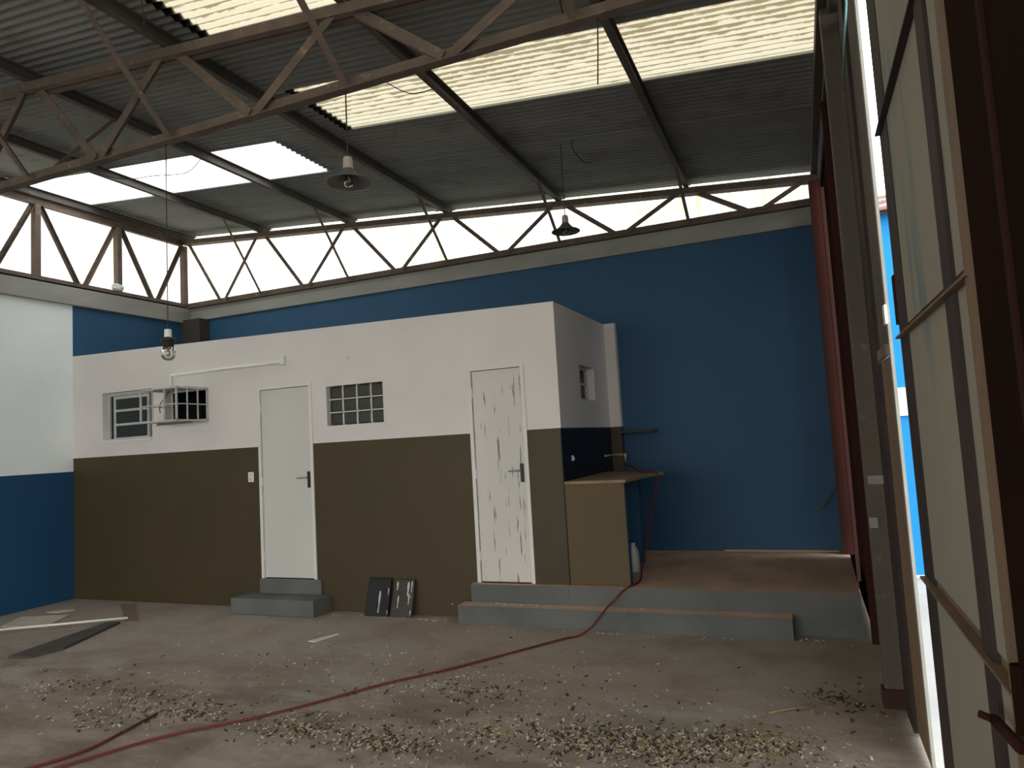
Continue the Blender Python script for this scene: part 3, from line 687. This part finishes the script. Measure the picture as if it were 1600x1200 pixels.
# ------------------------------------------------------------------ hanging lamps and wires
def lamp(x, y, ztop, zshade, label, group='hanging lamps'):
    t = thing('pendant_lamp', label, 'lamp', (x, y, zshade), group)
    build('wire', MB().tube([(x, y, zshade+.15), (x+.004, y, ztop)], .0045, 6), M['wire'], t)
    build('lamp_cap', MB().lathe([(.0, .165), (.024, .163), (.03, .15), (.034, .075), (.05, .05)], (x, y, zshade), 16), M['lamp_cap'], t, smooth=True)
    build('lamp_shade', MB().lathe([(.035, .085), (.052, .06), (.085, .028), (.135, .008), (.142, 0), (.138, -.004), (.13, .002), (.08, .02), (.045, .05), (.03, .075)], (x, y, zshade), 24), M['lamp_shade'], t, smooth=True)
    build('light_bulb', MB().lathe([(.018, .05), (.03, .02), (.034, 0), (.025, -.025), (.0, -.034)], (x, y, zshade), 14), M['bulb_glass'], t, smooth=True)
    return t
lamp(-2.545, 3.65, 3.97, 3.365, 'grey shaded lamp hanging on a wire from the near truss')
lamp(-2.0, 6.5, roof_z(-2.0)-.01, 3.69, 'grey shaded lamp silhouetted against the bright band above the back wall')
t = thing('bare_bulb', 'large clear globe bulb on a dark lampholder hanging before the white wall', 'lamp', (-4.13, 3.65, 2.37))
bx_, by_ = -4.132, 3.65
build('wire', MB().tube([(bx_, by_, 2.58), (bx_+.01, by_, 3.97)], .0035, 6), M['wire'], t)
build('lampholder', MB().lathe([(.0, .225), (.021, .225), (.024, .22), (.024, .17), (.028, .165)], (bx_, by_, 2.37), 16), M['white_plastic'], t, smooth=True)
build('collar', MB().lathe([(.026, .168), (.05, .155), (.052, .145), (.044, .14), (.036, .095), (.03, .09)], (bx_, by_, 2.37), 18), M['black'], t, smooth=True)
build('globe', MB().lathe([(.030, .10), (.044, .085), (.0505, .055), (.048, .03), (.034, .01), (.018, .002), (.0, .0)], (bx_, by_, 2.37), 22), M['bulb_glass'], t, smooth=True)
build('filament_stem', MB().lathe([(.006, .10), (.008, .07), (.014, .06), (.012, .04), (.0, .032)], (bx_, by_, 2.37), 10), M['steel'], t, smooth=True)

def wire(name, pts, label, r=.005, cat='wire'):
    return tag(build(name, MB().tube(catmull(pts, 5), r, 6), M['wire'], smooth=True), label, cat)
zr = lambda x, d=.02: roof_z(x)-d
wire('hanging_wire', [(-7.12, 5.30, zr(-7.12, .11)), (-6.72, 5.39, 4.80), (-6.32, 5.43, 4.77), (-5.89, 5.47, 4.73), (-5.6, 5.39, zr(-5.57, .115))], 'loose cable drooping across the brightest skylight')
wire('hanging_wire', [(-6.15, 5.45, zr(-6.15, .012)), (-6.17, 5.46, 4.75), (-6.17, 5.46, 4.60)], 'short wire hanging down over the brightest skylight', .004)
wire('hanging_wire', [(-.86, 3.65, 3.98), (-.87, 3.65, 3.8), (-.885, 3.65, 3.59)], 'straight wire hanging from the near truss before the long skylight', .004)
wire('hanging_wire', [(-2.95, 4.72, zr(-2.95, .012)), (-2.72, 4.80, 4.52), (-2.50, 4.86, zr(-2.51, .10))], 'slack wire slanting across the left end of the long skylight', .004)
wire('hanging_wire', [(-3.66, 3.05, zr(-3.66, .012)), (-3.68, 3.10, 4.55), (-3.69, 3.12, 4.45)], 'wire hanging in front of the skylight at the top edge', .005)
wire('hanging_wire', [(-1.87, 6.46, zr(-1.87, .012)), (-1.87, 6.5, 4.50), (-1.83, 6.72, 4.44), (-1.76, 6.80, 4.46)], 'bent wire end dangling under the dark roof near the back truss', .005)
wire('hanging_wire', [(-1.18, 3.98, zr(-1.18, .012)), (-1.19, 4.08, 4.38), (-1.21, 4.22, 4.36), (-1.21, 4.25, 4.33)], 'bent wire end dangling under the roof just beyond the near truss', .005)
# crumpled rag on the left truss
mb = MB(); rr = random.Random(3)
n1, n2 = 10, 6; k0 = len(mb.v); vs = []
for j in range(n2+1):
    for i in range(n1):
        th, ph = 2*math.pi*i/n1, math.pi*j/n2; s = 1+.28*(rr.random()-.5)
        vs.append((LX+.03+.045*s*math.sin(ph)*math.cos(th), 6.755+.10*s*math.sin(ph)*math.sin(th), 4.085+.05*s*math.cos(ph)))
mb.add(vs, [(j*n1+i, j*n1+(i+1) % n1, (j+1)*n1+(i+1) % n1, (j+1)*n1+i) for j in range(n2) for i in range(n1)])
tag(build('rag', mb, M['white_plastic']), 'small crumpled white rag lying on the left wall truss', 'rag')

# ------------------------------------------------------------------ things lying on the floor
def leaning(name, x0, x1, h, m_, label, skew, drips):
    yb, yt, tk = 6.045, 6.118, .022
    mb_ = MB().add([(x0, yb-tk, 0), (x1, yb-tk, 0), (x1, yb, .004), (x0, yb, .004), (x0+skew, yt-tk, h), (x1+skew*.6, yt-tk, h), (x1+skew*.6, yt, h+.004), (x0+skew, yt, h+.004)],
                   [(0, 3, 2, 1), (4, 5, 6, 7), (0, 1, 5, 4), (1, 2, 6, 5), (2, 3, 7, 6), (3, 0, 4, 7)])
    o = tag(build(name, mb_, m_, bevel=.002), label, 'board', 'boards leaning on the office wall')
    for (u, z0, z1, wd) in drips:       # runs of white paint on the face
        P = lambda du, z: (x0+(x1-x0)*u+skew*.8*z/h+du, yb-tk+(yt-yb)*z/h, z)
        pts = [P(-wd*.3, z1), P(wd*.4, z1-.006), P(wd*.5, z0+(z1-z0)*.6), P(wd*.25, z0+(z1-z0)*.3), P(wd*.3, z0+.01), P(0, z0), P(-wd*.3, z0+.012), P(-wd*.15, z0+(z1-z0)*.35), P(-wd*.5, z0+(z1-z0)*.7)]
        n_ = len(pts); d = MB().add([(x, y-.0035, z) for x, y, z in pts]+[(x, y+.001, z) for x, y, z in pts], [tuple(range(n_)), tuple(range(2*n_-1, n_-1, -1))]+[(i, n_+i, n_+(i+1) % n_, (i+1) % n_) for i in range(n_)])
        build('paint_drip', d, M['bare'], o)
    return o
leaning('black_board', -4.215, -3.945, .355, M['board_black'], 'black board with one long white drip leaning on the olive wall', .03, [(.58, .03, .24, .022), (.93, .20, .27, .012), (.97, .02, .06, .012)])
leaning('brown_board', -3.915, -3.675, .348, M['board_grey'], 'dark brown board with white paint runs leaning beside the black one', .03, [(.20, .25, .33, .022), (.30, .08, .20, .016), (.72, .20, .33, .024), (.80, .12, .22, .018), (.88, .23, .34, .014), (.93, .02, .07, .014)])
def flat(name, pts, z0, z1, m_, label, cat):
    n_ = len(pts); mb_ = MB().add([(x, y, z0) for x, y in pts]+[(x, y, z1) for x, y in pts], [tuple(range(n_-1, -1, -1)), tuple(range(n_, 2*n_))]+[(i, (i+1) % n_, n_+(i+1) % n_, n_+i) for i in range(n_)])
    return tag(build(name, mb_, m_), label, cat)
flat('flat_board', [(-8.02, 4.90), (-7.46, 5.00), (-7.72, 5.44), (-8.26, 5.26)], 0, .014, M['card'], 'pale flat board lying on the floor by the left wall', 'board')
flat('cardboard_scrap', [(-8.20, 5.50), (-8.02, 5.52), (-7.95, 5.66), (-8.10, 5.64)], 0, .008, M['card'], 'small pale scrap just behind the pale flat board', 'scrap')
flat('dark_plank', [(-6.64, 4.12), (-6.42, 4.17), (-6.36, 4.42), (-6.72, 5.28), (-6.86, 5.24)], 0, .024, M['plank_dark'], 'dark weathered plank lying on the floor under the white pole', 'plank')
flat('brown_plank', [(-6.69, 5.32), (-6.56, 5.36), (-7.38, 5.99), (-7.56, 5.95)], 0, .016, M['plank_brown'], 'dull brown plank lying at the tip of the white pole', 'plank')
tag(build('white_pole', MB().tube([(-7.9, 4.62, .037), (-6.72, 5.37, .037)], .012, 8), M['white_plastic'], smooth=True), 'thin white plastic pole lying on the floor at the left', 'pole')
flat('paper_strip', [(-4.19, 5.125), (-4.10, 5.12), (-4.045, 5.385), (-4.07, 5.39)], 0, .006, M['paper'], 'white strip of paper alone on the open floor', 'paper')
tag(build('twig', MB().tube([(-.33, 4.40, .006), (-.20, 4.50, .009), (-.07, 4.57, .006)], .006, 6), M['chip_straw'], smooth=True), 'thin straw coloured twig on the floor near the grey post', 'twig')

def scatter(name, patches, m_, size, seed, label):
    rg = random.Random(seed); mb_ = MB()
    for (cx, cy, rx, ry, n_, z0) in patches:
        for _ in range(n_):
            a = rg.random()*2*math.pi; q_ = abs(rg.gauss(0, .55))
            x, y = cx+rx*q_*math.cos(a), cy+ry*q_*math.sin(a)
            if x > XR-.06 or x < XL+.05 or (z0 == 0 and y > 6.03): continue
            if z0 == 0 and -3.14 < x < -.16 and y > 5.88: continue
            if z0 == 0 and -5.8 < x < -4.68 and y > 5.83: continue
            l, w_, h_ = rg.uniform(*size), rg.uniform(.25, .9), rg.uniform(.001, .006); w_ *= l*.75
            t_ = rg.random()*math.pi; c_, s_ = math.cos(t_), math.sin(t_); tz = rg.uniform(0, .35)*l
            p = [(-l/2, -w_/2), (l/2, -w_/2*.4), (l/2*.8, w_/2), (-l/2, w_/2*.7)]
            b_ = [(x+u*c_-v*s_, y+u*s_+v*c_, z0+.0005+(tz if u > 0 else 0)) for u, v in p]
            mb_.add(b_+[(X, Y, Z+h_) for X, Y, Z in b_], [(3, 2, 1, 0), (4, 5, 6, 7), (0, 1, 5, 4), (1, 2, 6, 5), (2, 3, 7, 6), (3, 0, 4, 7)])
    o = build(name, mb_, m_, origin=(0, 0, 0)); o['kind'] = 'stuff'; o['label'] = label; o['category'] = 'debris'; return o
FL = [(-5.4, 3.75, .7, .45), (-4.55, 3.65, .6, .4), (-3.9, 3.55, .45, .25), (-4.4, 3.3, .5, .25), (-2.95, 3.52, .45, .25), (-2.35, 3.48, .4, .25), (-1.8, 3.75, .45, .28), (-1.25, 3.8, .5, .3), (-.8, 3.82, .45, .28), (-.35, 3.95, .4, .25)]
dens = [90, 110, 200, 80, 260, 380, 180, 520, 640, 360]
scatter('wood_chips', [(*p, int(d*.75), 0) for p, d in zip(FL, dens)] + [(-2.5, 4.4, 3.0, 1.1, 430, 0), (-4.5, 6.0, .5, .05, 22, 0), (-3.45, 5.98, .35, .10, 40, 0), (-1.6, 5.84, 1.4, .05, 30, 0), (-.05, 5.95, .4, .2, 30, 0)],
        M['chip_pale'], (.005, .024), 11, 'pale wood chips and flakes strewn over the floor')
scatter('straw_bits', [(*p, int(d*.5), 0) for p, d in zip(FL, dens)] + [(-.35, 4.0, .5, .4, 330, 0), (.0, 4.7, .35, .35, 60, 0), (-2, 4.2, 2.5, .8, 150, 0)],
        M['chip_straw'], (.007, .034), 12, 'straw coloured bits mixed into the floor litter')
scatter('dead_leaves', [(*p, int(d*.6), 0) for p, d in zip(FL, dens)] + [(-2.2, 4.3, 2.6, 1.0, 260, 0), (.05, 4.75, .3, .35, 90, 0)],
        M['chip_dark'], (.005, .032), 13, 'dark crumbled leaves in patches on the floor')
scatter('step_litter', [(-2.6, 6.0, .5, .05, 60, .168), (-2.2, 6.0, .8, .05, 40, .168)], M['chip_pale'], (.008, .03), 14, 'pale chips lying on the long step')
